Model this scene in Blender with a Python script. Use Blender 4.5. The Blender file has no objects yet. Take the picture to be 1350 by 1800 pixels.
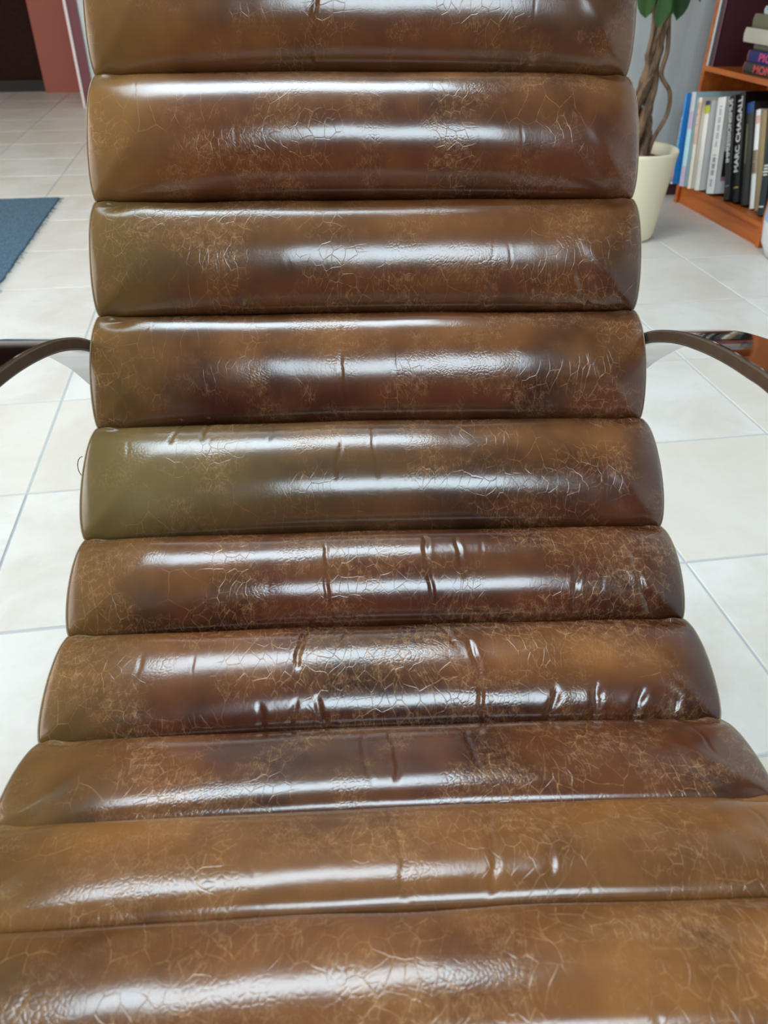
import bpy, bmesh, math, random
import numpy as np
from mathutils import Vector, Matrix

random.seed(7)
rng = np.random.default_rng(11)
SC = bpy.context.scene
COL = SC.collection
PI = math.pi

# ------------------------------------------------------------------ camera
# room frame: x across the room (tile columns), y into the room (tile rows), z up; photo taken from above the chair's foot end
CAM_H = 0.85
cam_d = bpy.data.cameras.new('camera')
cam_d.sensor_fit = 'VERTICAL'
cam_d.sensor_height = 36.0
cam_d.lens = 1357.8 / 1800.0 * 36.0
cam_d.clip_start = 0.02
cam_d.dof.use_dof = True
cam_d.dof.focus_distance = 0.80
cam_d.dof.aperture_fstop = 9.0
cam = bpy.data.objects.new('camera', cam_d)
COL.objects.link(cam)
_R = Vector((0.9871163, -0.1598650, 0.0066734))
_U = Vector((0.0883194, 0.5791744, 0.8104053))
_F = Vector((0.1334205, 0.7993749, -0.5858317))
cam.matrix_world = Matrix((( _R.x, _U.x, -_F.x, 0), (_R.y, _U.y, -_F.y, 0), (_R.z, _U.z, -_F.z, CAM_H), (0, 0, 0, 1)))
SC.camera = cam

# ------------------------------------------------------------------ world, lights, exposure
SC.view_settings.view_transform = 'Standard'
SC.view_settings.look = 'None'
SC.view_settings.gamma = 1.0
SC.view_settings.use_curve_mapping = False
SC.view_settings.exposure = 0.0
W = bpy.data.worlds.new('sky'); SC.world = W
W.use_nodes = True
bg = W.node_tree.nodes['Background']
bg.inputs[0].default_value = (0.80, 0.90, 1.0, 1)
bg.inputs[1].default_value = 0.7
SC.cycles.max_bounces = 5; SC.cycles.diffuse_bounces = 3; SC.cycles.glossy_bounces = 2; SC.cycles.transmission_bounces = 2
SC.cycles.caustics_reflective = False; SC.cycles.caustics_refractive = False
LAMP_STRENGTH = 16.5           # ceiling light panels
def area(name, loc, rot, sx, sy, energy, col):
    l = bpy.data.lights.new(name, 'AREA'); l.shape = 'RECTANGLE'; l.size = sx; l.size_y = sy
    l.energy = energy; l.color = col
    o = bpy.data.objects.new(name, l); COL.objects.link(o); o.location = loc; o.rotation_euler = rot
    return o
# daylight entering through the window in the left wall
area('window_daylight_side', (-3.92, 2.2, 1.45), (0, -PI/2, 0), 1.9, 4.2, 185, (1.0, 0.965, 0.90))

# ------------------------------------------------------------------ helpers
def tag(o, label=None, cat=None, group=None, kind=None):
    if label: o['label'] = label
    if cat: o['category'] = cat
    if group: o['group'] = group
    if kind: o['kind'] = kind
    return o
def empty(name, loc=(0, 0, 0), rz=0.0, parent=None):
    o = bpy.data.objects.new(name, None); COL.objects.link(o)
    o.location = loc; o.rotation_euler = (0, 0, rz); o.parent = parent
    o.empty_display_size = 0.1
    return o
def obj(name, mesh, mat=None, parent=None, smooth=False):
    if isinstance(mesh, bmesh.types.BMesh):
        bm = mesh; me = bpy.data.meshes.new(name); bm.to_mesh(me); bm.free(); mesh = me
    if mat is not None and not mesh.materials: mesh.materials.append(mat)
    if smooth:
        mesh.polygons.foreach_set('use_smooth', [True] * len(mesh.polygons))
    o = bpy.data.objects.new(name, mesh); COL.objects.link(o); o.parent = parent
    return o
def box(bm, x0, x1, y0, y1, z0, z1, bev=0.0):
    vs = [bm.verts.new((x, y, z)) for x in (x0, x1) for y in (y0, y1) for z in (z0, z1)]
    fs = [(0, 1, 3, 2), (4, 6, 7, 5), (0, 4, 5, 1), (2, 3, 7, 6), (0, 2, 6, 4), (1, 5, 7, 3)]
    faces = [bm.faces.new([vs[i] for i in f]) for f in fs]
    if bev > 0:
        es = list({e for f in faces for e in f.edges})
        bmesh.ops.bevel(bm, geom=es, offset=bev, segments=2, affect='EDGES', profile=0.5)
    return bm
def boxm(x0, x1, y0, y1, z0, z1, bev=0.0):
    bm = bmesh.new(); box(bm, x0, x1, y0, y1, z0, z1, bev); return bm
def tube(bm, pts, rad, n=8, closed=False):
    pts = [Vector(p) for p in pts]
    rads = rad if isinstance(rad, (list, tuple)) else [rad] * len(pts)
    rings = []; prev = None
    for i, p in enumerate(pts):
        a = pts[max(i - 1, 0)]; b = pts[min(i + 1, len(pts) - 1)]
        t = (b - a).normalized()
        if prev is None:
            ref = Vector((0, 0, 1)) if abs(t.z) < 0.9 else Vector((1, 0, 0))
            nrm = t.cross(ref).normalized()
        else:
            nrm = (prev - t * prev.dot(t)).normalized()
        prev = nrm; bi = t.cross(nrm)
        rings.append([bm.verts.new(p + (nrm * math.cos(2*PI*k/n) + bi * math.sin(2*PI*k/n)) * rads[i]) for k in range(n)])
    for r0, r1 in zip(rings, rings[1:]):
        for k in range(n):
            bm.faces.new((r0[k], r0[(k+1) % n], r1[(k+1) % n], r1[k]))
    bm.faces.new(rings[0][::-1]); bm.faces.new(rings[-1])
    return bm
def lathe(bm, prof, n=48):
    rings = []
    for r, z in prof:
        rings.append([bm.verts.new((r*math.cos(2*PI*k/n), r*math.sin(2*PI*k/n), z)) for k in range(n)])
    for r0, r1 in zip(rings, rings[1:]):
        for k in range(n):
            bm.faces.new((r0[k], r0[(k+1) % n], r1[(k+1) % n], r1[k]))
    bm.faces.new(rings[0][::-1]); bm.faces.new(rings[-1])
    return bm
def sweep_bar(bm, path, a0, a1, th):
    """flat bar: path of (y, z) points of its top side, spanning x from a0 to a1, thickness th below"""
    n = len(path); rows = []
    for i, (y, z) in enumerate(path):
        p0 = path[max(i-1, 0)]; p1 = path[min(i+1, n-1)]
        t = Vector((p1[0]-p0[0], p1[1]-p0[1])).normalized(); nr = Vector((-t.y, t.x))
        if nr.y < 0 and i == 0: flip = True
        if i == 0: sgn = 1 if nr.y > 0 else -1
        q = Vector((y, z)) - nr * sgn * th
        bv = 0.0018
        c = [(a0+bv, y, z), (a1-bv, y, z)]
        e = Vector((y, z)) - nr * sgn * bv; g = q + nr * sgn * bv
        c += [(a1, e.x, e.y), (a1, g.x, g.y), (a1-bv, q.x, q.y), (a0+bv, q.x, q.y), (a0, g.x, g.y), (a0, e.x, e.y)]
        rows.append([bm.verts.new(v) for v in c])
    m = len(rows[0])
    for r0, r1 in zip(rows, rows[1:]):
        for k in range(m):
            bm.faces.new((r0[k], r0[(k+1) % m], r1[(k+1) % m], r1[k]))
    bm.faces.new(rows[0][::-1]); bm.faces.new(rows[-1])
    bmesh.ops.recalc_face_normals(bm, faces=bm.faces)
    return bm
def catmull(pts, per=8):
    P = [np.array(p, float) for p in pts]; out = []
    for i in range(len(P) - 1):
        p0 = P[max(i-1, 0)]; p1 = P[i]; p2 = P[i+1]; p3 = P[min(i+2, len(P)-1)]
        for k in range(per):
            t = k / per
            out.append(0.5*((2*p1) + (-p0+p2)*t + (2*p0-5*p1+4*p2-p3)*t*t + (-p0+3*p1-3*p2+p3)*t**3))
    out.append(P[-1])
    return [tuple(q) for q in out]

# ------------------------------------------------------------------ materials
class NT:
    def __init__(s, name):
        s.m = bpy.data.materials.new(name); s.m.use_nodes = True
        s.t = s.m.node_tree; s.b = s.t.nodes['Principled BSDF']
    def n(s, typ, **kw):
        nd = s.t.nodes.new(typ)
        for k, v in kw.items(): setattr(nd, k, v)
        return nd
    def link(s, a, b): s.t.links.new(a, b)
    def set(s, nd, key, v):
        if hasattr(v, 'is_output') or isinstance(v, bpy.types.NodeSocket): s.link(v, nd.inputs[key])
        else: nd.inputs[key].default_value = v
    def math(s, op, a, b=None, c=None, clamp=False):
        nd = s.n('ShaderNodeMath', operation=op); nd.use_clamp = clamp
        s.set(nd, 0, a)
        if b is not None: s.set(nd, 1, b)
        if c is not None: s.set(nd, 2, c)
        return nd.outputs[0]
    def mix(s, f, a, b, blend='MIX'):
        nd = s.n('ShaderNodeMix', data_type='RGBA', blend_type=blend)
        s.set(nd, 0, f)
        for k, v in ((6, a), (7, b)):
            if isinstance(v, tuple): v = (v + (1,))[:4]
            s.set(nd, k, v)
        return nd.outputs[2]
    def ramp(s, f, lo, hi, smooth=True):
        nd = s.n('ShaderNodeMapRange'); nd.interpolation_type = 'SMOOTHSTEP' if smooth else 'LINEAR'
        s.set(nd, 0, f); nd.inputs[1].default_value = lo; nd.inputs[2].default_value = hi
        return nd.outputs[0]
    def noise(s, vec, scale, detail=3, rough=0.55, dist=0.0, out=0):
        nd = s.n('ShaderNodeTexNoise'); s.link(vec, nd.inputs['Vector'])
        nd.inputs['Scale'].default_value = scale; nd.inputs['Detail'].default_value = detail
        nd.inputs['Roughness'].default_value = rough; nd.inputs['Distortion'].default_value = dist
        return nd.outputs[out]
    def bump(s, h, strength, dist, prev=None):
        nd = s.n('ShaderNodeBump'); s.link(h, nd.inputs['Height'])
        nd.inputs['Strength'].default_value = strength; nd.inputs['Distance'].default_value = dist
        if prev is not None: s.link(prev, nd.inputs['Normal'])
        return nd.outputs[0]
    def obj_co(s): return s.n('ShaderNodeTexCoord').outputs['Object']
    def scaled(s, vec, sc):
        nd = s.n('ShaderNodeMapping'); s.link(vec, nd.inputs[0]); nd.inputs['Scale'].default_value = sc
        return nd.outputs[0]
    def put(s, **kw):
        for k, v in kw.items():
            key = {'color': 'Base Color', 'rough': 'Roughness', 'metal': 'Metallic', 'normal': 'Normal', 'spec': 'Specular IOR Level',
                   'coat': 'Coat Weight', 'coat_rough': 'Coat Roughness', 'sheen': 'Sheen Weight'}[k]
            if isinstance(v, tuple): v = (v + (1,))[:4]
            s.set(s.b, key, v)
        return s.m
def plain(name, col, rough=0.6, var=0.08, scale=20.0, metal=0.0, bump=0.0, spec=0.5):
    k = NT(name); co = k.obj_co(); nz = k.noise(co, scale, 3)
    c = tuple(col)
    hi = tuple(min(1, x*(1+var)) for x in c); lo = tuple(x*(1-var) for x in c)
    k.put(color=k.mix(nz, lo, hi), rough=rough, metal=metal, spec=spec)
    if bump: k.put(normal=k.bump(nz, bump, 0.002))
    return k.m
def emis(name, col, st):
    k = NT(name)
    k.put(color=(0.8, 0.8, 0.8))
    k.b.inputs['Emission Color'].default_value = col + (1,)
    k.b.inputs['Emission Strength'].default_value = st
    return k.m

def leather_material():
    k = NT('leather')
    uv = k.n('ShaderNodeUVMap', uv_map='UVMap').outputs[0]
    vv = k.n('ShaderNodeUVMap', uv_map='veins').outputs[0]
    def chan(name):
        at = k.n('ShaderNodeVertexColor'); at.layer_name = name
        sp = k.n('ShaderNodeSeparateColor'); k.link(at.outputs[0], sp.inputs[0]); return list(sp.outputs)[:3]
    tan, olive, c1 = chan('hide'); m1, m2, m3 = chan('vein_mask')
    matte = k.n('ShaderNodeAttribute', attribute_name='matte').outputs['Fac']
    def cracks(vec, scale, width, off=0.0):
        v = k.n('ShaderNodeTexVoronoi', feature='DISTANCE_TO_EDGE'); v.voronoi_dimensions = '2D'
        k.link(vec, v.inputs['Vector']); v.inputs['Scale'].default_value = scale
        return k.math('SUBTRACT', 1.0, k.ramp(v.outputs['Distance'], 0.0, width))
    big = cracks(k.scaled(vv, (1.5, 0.8, 1)), 34, 0.020)
    med = cracks(k.scaled(vv, (1.25, 0.8, 1)), 88, 0.042)
    fin = cracks(k.scaled(vv, (1.7, 0.7, 1)), 190, 0.080)
    fine = k.noise(uv, 130, 3, 0.65)
    hair = k.noise(k.scaled(vv, (1.6, 0.6, 1)), 70, 2, 0.5)
    hair = k.math('SUBTRACT', 1.0, k.ramp(k.math('ABSOLUTE', k.math('SUBTRACT', hair, 0.5)), 0.0, 0.022))
    thin = k.ramp(fine, 0.36, 0.62)
    l1 = k.math('MULTIPLY', big, k.math('MULTIPLY', m1, k.math('MULTIPLY_ADD', thin, 0.7, 0.25)))
    l2 = k.math('MULTIPLY', k.math('MULTIPLY', k.math('MAXIMUM', med, k.math('MULTIPLY', hair, 0.55)), m2), k.math('MULTIPLY_ADD', thin, 0.7, 0.15))
    l3 = k.math('MULTIPLY', k.math('MULTIPLY', fin, m3), k.math('MULTIPLY_ADD', thin, 0.8, 0.1))
    lines = k.math('ADD', k.math('MULTIPLY', l1, 0.75), k.math('ADD', k.math('MULTIPLY', l2, 0.85), k.math('MULTIPLY', l3, 0.60)), clamp=True)
    base = k.mix(c1, (0.029, 0.0062, 0.0027), (0.086, 0.0205, 0.0066))
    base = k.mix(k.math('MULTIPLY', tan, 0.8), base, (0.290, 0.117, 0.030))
    base = k.mix(olive, base, (0.140, 0.098, 0.034))
    haze = k.math('MULTIPLY', k.math('ADD', k.math('MULTIPLY', m2, 0.5), m3), k.ramp(fine, 0.35, 0.75))
    base = k.mix(k.math('MULTIPLY', haze, 0.28), base, (0.30, 0.155, 0.068))
    col = k.mix(k.math('MULTIPLY', lines, 0.82), base, (0.43, 0.235, 0.102))
    gloss = k.math('SUBTRACT', 1.0, k.math('ADD', k.math('MULTIPLY', lines, 0.35), k.math('MULTIPLY_ADD', matte, 0.75, k.math('MULTIPLY', tan, 0.25))), clamp=True)
    crough = k.math('MULTIPLY_ADD', fine, 0.04, 0.165)
    peb = cracks(k.scaled(vv, (1.0, 1.0, 1)), 260, 0.30)
    hgt = k.math('ADD', k.math('MULTIPLY', peb, k.math('MULTIPLY_ADD', m3, 0.20, 0.04)), k.math('MULTIPLY', k.math('MULTIPLY', med, m2), 0.38))
    b1 = k.bump(k.math('SUBTRACT', k.math('MULTIPLY', fine, 0.35), hgt), 0.26, 0.0007)
    k.b.inputs['Coat IOR'].default_value = 1.62
    k.link(b1, k.b.inputs['Coat Normal'])
    return k.put(color=col, rough=0.45, normal=b1, spec=0.06, coat=gloss, coat_rough=crough)

def tile_material():
    k = NT('floor_tile_ceramic'); co = k.obj_co()
    inf = k.n('ShaderNodeObjectInfo'); rnd = inf.outputs['Random']; loc = inf.outputs['Location']
    add = k.n('ShaderNodeVectorMath', operation='MULTIPLY_ADD'); k.link(loc, add.inputs[0]); add.inputs[1].default_value = (3.7, 5.3, 1); k.link(co, add.inputs[2])
    v = add.outputs[0]
    n1 = k.noise(v, 4.5, 5, 0.62, 0.5); n2 = k.noise(v, 18, 4, 0.6)
    c = k.mix(k.ramp(n1, 0.36, 0.68), (0.745, 0.725, 0.680), (0.655, 0.605, 0.535))
    c = k.mix(k.math('MULTIPLY', k.ramp(n2, 0.52, 0.75), 0.35), c, (0.56, 0.545, 0.50))
    c = k.mix(k.math('MULTIPLY', k.ramp(rnd, 0.45, 0.95), 0.60), c, (0.68, 0.615, 0.52))
    return k.put(color=c, rough=k.math('MULTIPLY_ADD', n2, 0.12, 0.30), normal=k.bump(n2, 0.06, 0.002), spec=0.45)
def blue_wall():
    k = NT('painted_wall_blue_grey'); co = k.obj_co()
    st = k.noise(k.scaled(co, (9, 9, 0.5)), 2.2, 3)
    n = k.noise(co, 30, 3)
    return k.put(color=k.mix(k.ramp(st, 0.3, 0.7), (0.50, 0.57, 0.595), (0.61, 0.68, 0.70)), rough=0.55, normal=k.bump(n, 0.15, 0.002))
def wood(name, dark, light, rough=0.42):
    k = NT(name); co = k.obj_co()
    g = k.noise(k.scaled(co, (30, 3, 30)), 1.0, 4, 0.6, 0.6)
    return k.put(color=k.mix(k.ramp(g, 0.3, 0.7), dark, light), rough=rough, normal=k.bump(g, 0.05, 0.001), spec=0.12 if rough > 0.7 else 0.5)

M = {}
M['leather'] = leather_material()
M['tile'] = tile_material()
M['grout'] = plain('grout', (0.47, 0.49, 0.50), 0.85, 0.1, 60)
M['blue_wall'] = blue_wall()
M['terracotta'] = plain('painted_wall_terracotta', (0.36, 0.105, 0.074), 0.7, 0.05, 8)
M['plum'] = plain('painted_plum', (0.17, 0.052, 0.065), 0.6, 0.05, 8)
M['white_wall'] = plain('painted_wall_white', (0.74, 0.74, 0.71), 0.8, 0.03, 6)
M['ceiling'] = plain('painted_ceiling', (0.24, 0.21, 0.18), 0.85, 0.02, 6)
M['skirting'] = plain('skirting_dark_red', (0.085, 0.03, 0.028), 0.5, 0.1, 15)
M['white_trim'] = plain('white_trim', (0.80, 0.72, 0.71), 0.5, 0.03, 10)
M['dark_door'] = wood('dark_door_wood', (0.020, 0.0075, 0.0050), (0.030, 0.0115, 0.0080), 0.75)
M['black'] = plain('black_kick_plate', (0.008, 0.007, 0.006), 0.6, 0.1, 10)
M['shelf_wood'] = wood('cherry_veneer', (0.38, 0.085, 0.012), (0.52, 0.145, 0.022), 0.42)
M['pot'] = plain('cream_glazed_plastic', (0.84, 0.77, 0.56), 0.38, 0.03, 6)
M['soil'] = plain('potting_soil', (0.12, 0.075, 0.045), 0.95, 0.5, 90, bump=0.8)
def bark_material():
    k = NT('bark'); co = k.obj_co()
    g = k.noise(k.scaled(co, (40, 40, 7)), 1.6, 5, 0.65, 0.8)
    return k.put(color=k.mix(k.ramp(g, 0.3, 0.7), (0.055, 0.028, 0.014), (0.22, 0.135, 0.075)), rough=0.85, normal=k.bump(g, 0.6, 0.006))
M['bark'] = bark_material()
def leaf_material():
    k = NT('leaf_green'); co = k.obj_co(); g = k.noise(co, 14, 3)
    r = k.n('ShaderNodeObjectInfo').outputs['Random']
    return k.put(color=k.mix(r, k.mix(g, (0.018, 0.075, 0.020), (0.035, 0.115, 0.030)), (0.055, 0.135, 0.032)), rough=0.38)
M['leaf'] = leaf_material()
def rug_material():
    k = NT('woven_blue_rug'); co = k.obj_co()
    w = k.n('ShaderNodeTexWave', wave_type='BANDS', bands_direction='Y'); k.link(co, w.inputs[0]); w.inputs['Scale'].default_value = 42; w.inputs['Distortion'].default_value = 3.0; w.inputs['Detail'].default_value = 2
    g = k.noise(k.scaled(co, (2.2, 1, 1)), 95, 3, 0.75)
    c = k.mix(k.ramp(g, 0.3, 0.72), (0.040, 0.084, 0.130), (0.135, 0.220, 0.295))
    return k.put(color=c, rough=0.95, normal=k.bump(k.math('ADD', g, k.math('MULTIPLY', w.outputs[1], 0.6)), 0.7, 0.003), spec=0.2)
M['rug'] = rug_material()
M['rug_thread'] = plain('rug_thread', (0.09, 0.13, 0.17), 0.95, 0.3, 80)
def steel_material():
    k = NT('polished_steel'); n = k.noise(k.obj_co(), 60, 2)
    return k.put(color=(0.42, 0.43, 0.45), metal=1.0, rough=k.math('MULTIPLY_ADD', n, 0.05, 0.05))
M['steel'] = steel_material()
def strap_material():
    k = NT('dark_leather_strip'); n = k.noise(k.obj_co(), 70, 4, 0.6)
    return k.put(color=k.mix(n, (0.042, 0.026, 0.016), (0.105, 0.068, 0.042)), rough=0.42, normal=k.bump(n, 0.25, 0.001))
M['strap'] = strap_material()
M['stitch'] = plain('seam_thread_tan', (0.30, 0.22, 0.13), 0.7, 0.25, 300)
M['webbing'] = plain('underside_cloth', (0.03, 0.022, 0.018), 0.95, 0.2, 60)
M['lamp'] = emis('lamp_diffuser', (0.72, 0.89, 1.0), LAMP_STRENGTH)
def glass_material():
    k = NT('window_glass'); n = k.noise(k.obj_co(), 2, 1)
    k.b.inputs['Transmission Weight'].default_value = 1.0
    return k.put(color=(0.96, 0.98, 0.98), rough=k.math('MULTIPLY', n, 0.01))
M['glass'] = glass_material()
M['lamp_frame'] = plain('lamp_frame_white', (0.75, 0.75, 0.75), 0.4, 0.02, 8)

# ------------------------------------------------------------------ room shell
T = 0.3882029; TU0 = -0.4783432; TV0 = 0.9348235
XL, XR, YB, YF, ZC = -4.0, 2.09, -3.0, 6.76, 2.70
def struct(name, bm, mat, parent=None):
    o = obj(name, bm, mat, parent)
    if parent is None: o['kind'] = 'structure'
    return o
floor = struct('floor', boxm(XL-0.1, XR+0.1, YB-0.1, YF+0.6, -0.12, -0.0016), M['grout'])
gap = 0.0045
def tile_mesh():
    h = (T - gap) / 2; b = 0.0015; bm = bmesh.new()
    rings = []
    for e, z in ((h, -0.010), (h, -b), (h-b, 0.0)):
        rings.append([bm.verts.new((x*e, y*e, z)) for x, y in ((-1, -1), (1, -1), (1, 1), (-1, 1))])
    for r0, r1 in zip(rings, rings[1:]):
        for k in range(4): bm.faces.new((r0[k], r0[(k+1) % 4], r1[(k+1) % 4], r1[k]))
    bm.faces.new(rings[-1])
    me = bpy.data.meshes.new('tile'); bm.to_mesh(me); bm.free(); me.materials.append(M['tile']); return me
tme = tile_mesh()
field = bmesh.new()
nt = 0
for i in range(-10, 8):
    for j in range(-11, 18):
        x = TU0 + (i + 0.5) * T; y = TV0 + (j + 0.5) * T
        if x - T/2 < XL - 0.1 or x + T/2 > XR + 0.2 or y + T/2 > YF + 0.4 or y < YB: continue
        left = 0.05 - 0.30*y - 0.35; right = 0.25 + 0.62*y + 0.45
        if nt < 300 and y > 0.2 and left < x < right:
            o = bpy.data.objects.new('tile', tme); COL.objects.link(o); o.location = (x, y, 0); o.parent = floor
            nt += 1
        else:
            h = (T - gap) / 2
            vs = [field.verts.new((x+a*h, y+b*h, 0)) for a, b in ((-1, -1), (1, -1), (1, 1), (-1, 1))]
            field.faces.new(vs)
tf = obj('tile_field', field, M['tile'], floor); tf['kind'] = 'stuff'

struct('ceiling', boxm(XL-0.1, XR+0.1, YB-0.1, YF+0.6, ZC, ZC+0.1), M['ceiling'])
struct('wall_right', boxm(XR, XR+0.1, YB, 3.33, 0, ZC), M['blue_wall'])
struct('wall_back', boxm(0.55, XR+0.1, 3.33, 3.43, 0, ZC), M['blue_wall'])
struct('wall_recess', boxm(0.55, 0.65, 3.43, 6.01, 0, ZC), M['blue_wall'])
struct('wall_partition', boxm(-0.972, 0.65, 6.01, 6.11, 0, ZC), M['blue_wall'])
struct('trim_1', boxm(-1.034, -0.972, 6.002, 6.11, 0, ZC), M['plum'])
struct('trim_2', boxm(-1.052, -1.034, 5.995, 6.115, 0, ZC, 0.003), M['white_trim'])
struct('wall_far', boxm(-1.43, 0.65, YF, YF+0.14, 0, ZC), M['terracotta'])
struct('wall_far_left', boxm(XL, -2.75, YF, YF+0.14, 0, ZC), M['terracotta'])
struct('wall_far_lintel', boxm(-2.75, -1.43, YF, YF+0.14, 2.1, ZC), M['terracotta'])
struct('baseboard_back', boxm(0.55, XR, 3.316, 3.33, 0, 0.045), M['skirting'])
# dark panelled door set into the opening of the terracotta wall
door = empty('door_1', (-2.09, YF+0.09, 0)); door['kind'] = 'structure'
obj('door_leaf', boxm(-0.655, 0.655, 0.0, 0.045, 0.075, 2.09, 0.003), M['dark_door'], door)
obj('kick_plate', boxm(-0.655, 0.655, -0.02, 0.045, 0.0, 0.075, 0.003), M['black'], door)
hb = bmesh.new(); tube(hb, [(0.57, 0.0, 1.02), (0.57, -0.05, 1.02), (0.46, -0.05, 1.02)], 0.009); obj('door_handle', hb, M['steel'], door, True)
# left wall and rear wall with window openings
def wall_with_hole(name, axis, c0, c1, a0, a1, z0, z1, w0, w1, wz0, wz1, mat):
    bm = bmesh.new()
    for (p, q, r, s) in ((a0, w0, z0, z1), (w1, a1, z0, z1), (w0, w1, z0, wz0), (w0, w1, wz1, z1)):
        if axis == 'x': box(bm, c0, c1, p, q, r, s)
        else: box(bm, p, q, c0, c1, r, s)
    return struct(name, bm, mat)
wall_with_hole('wall_left', 'x', XL-0.1, XL, YB, YF, 0, ZC, 0.1, 4.3, 0.5, 2.4, M['terracotta'])
struct('wall_rear', boxm(XL, XR, YB-0.1, YB, 0, ZC), M['terracotta'])
def window(name, axis, c, a0, a1, z0, z1, n):
    w = empty(name, (c, (a0+a1)/2, z0) if axis == 'x' else ((a0+a1)/2, c, z0)); w['kind'] = 'structure'
    L = a1 - a0; H = z1 - z0; f = 0.05
    def bar(p0, p1, q0, q1):
        return boxm(-0.03, 0.03, p0, p1, q0, q1, 0.004) if axis == 'x' else boxm(p0, p1, -0.03, 0.03, q0, q1, 0.004)
    fr = bmesh.new()
    for k in range(n + 1):
        p = -L/2 + k * (L - f) / n
        obj('window_frame', bar(p, p+f, 0, H), M['lamp_frame'], w)
    obj('window_frame', bar(-L/2, L/2, 0, f), M['lamp_frame'], w); obj('window_frame', bar(-L/2, L/2, H-f, H), M['lamp_frame'], w)
    fr.free()
    for k in range(n):
        p = -L/2 + k * (L - f) / n + f; q = p + (L - f) / n - f
        obj('pane', (boxm(-0.004, 0.004, p, q, f, H-f) if axis == 'x' else boxm(p, q, -0.004, 0.004, f, H-f)), M['glass'], w)
window('window_1', 'x', XL-0.05, 0.1, 4.3, 0.5, 2.4, 3)

# ceiling light panels (above the frame of the photograph; their reflections run along every cushion roll)
def ceiling_light(x, y, sx, sy, label):
    r = empty('ceiling_light', (x, y, ZC)); tag(r, label, 'ceiling light', 'light panels on the ceiling')
    fb = bmesh.new()
    for a in ((-sx/2-0.03, -sx/2, -sy/2-0.03, sy/2+0.03), (sx/2, sx/2+0.03, -sy/2-0.03, sy/2+0.03), (-sx/2, sx/2, -sy/2-0.03, -sy/2), (-sx/2, sx/2, sy/2, sy/2+0.03)):
        box(fb, a[0], a[1], a[2], a[3], -0.05, -0.001)
    obj('lamp_frame', fb, M['lamp_frame'], r)
    obj('diffuser', boxm(-sx/2, sx/2, -sy/2, sy/2, -0.045, -0.030), M['lamp'], r)
ceiling_light(-0.24, 1.66, 1.65, 0.70, 'white ceiling light panel above the back of the leather chair')
ceiling_light(0.16, -1.05, 1.40, 0.84, 'white ceiling light panel behind the photographer')

# ------------------------------------------------------------------ the leather lounge chair
CX, CB = 0.024, 0.5           # chair centre line and origin in the chair's own (across, forward) frame
ang = math.radians(3.0 - 9.47567)
ca, sa = math.cos(ang), math.sin(ang)
chair = empty('lounge_chair', (CX*ca - CB*sa, CX*sa + CB*ca, 0), ang)
tag(chair, 'brown distressed leather lounge chair with padded horizontal rolls and curved steel arms', 'lounge chair')
SEAMS = [(1.045, 0.985), (0.990, 0.862), (0.923, 0.743), (0.838, 0.641), (0.768, 0.547), (0.692, 0.459), (0.589, 0.397), (0.500, 0.3585), (0.402, 0.337),
         (0.312, 0.361), (0.2275, 0.3885), (0.145, 0.405), (0.085, 0.345)]
SEAMS = [(b - CB, z) for b, z in SEAMS]
HW = 0.275
# bulge of each roll
BUL = [0.040, 0.042, 0.049, 0.033, 0.033, 0.040, 0.034, 0.028, 0.020, 0.022, 0.024, 0.03]
# hide tone: (tan, olive, vein)
TONE = [(.3, .1, .4), (.28, .10, .35), (.16, .02, .75), (.16, .06, .7), (.10, .02, .8), (.06, .03, .55), (.0, .0, .85), (.0, .0, 1.0), (.12, .0, 1.0), (.46, .04, .95), (.40, .03, 1.0), (.3, .05, .7)]
# worn or discoloured patches, plus wide tan bands painting the lit zone between highlights: roll, x, t, radius x, radius t, channel, amount
PATCH = [(5, -.20, .5, .11, .6, 1, .75), (5, -.02, .7, .12, .35, 1, .25), (3, -.20, .4, .10, .5, 1, .25), (2, -.24, .5, .06, .7, 0, .35), (1, -.22, .5, .10, .6, 0, .3),
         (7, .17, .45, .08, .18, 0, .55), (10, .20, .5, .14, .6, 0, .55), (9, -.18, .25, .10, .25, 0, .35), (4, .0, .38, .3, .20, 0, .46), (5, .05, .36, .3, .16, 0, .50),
         (3, .0, .32, .3, .18, 0, .30), (2, .0, .35, .3, .18, 0, .2), (6, .0, .38, .3, .2, 0, .26), (7, .0, .45, .3, .2, 0, .22), (6, -.2, .4, .08, .3, 0, .35), (7, -.2, .3, .1, .3, 0, .3), (2, .08, .22, .05, .08, 0, .5), (9, .2, .3, .15, .4, 0, .25), (8, -.22, .5, .1, .6, 0, .2)]
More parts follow.
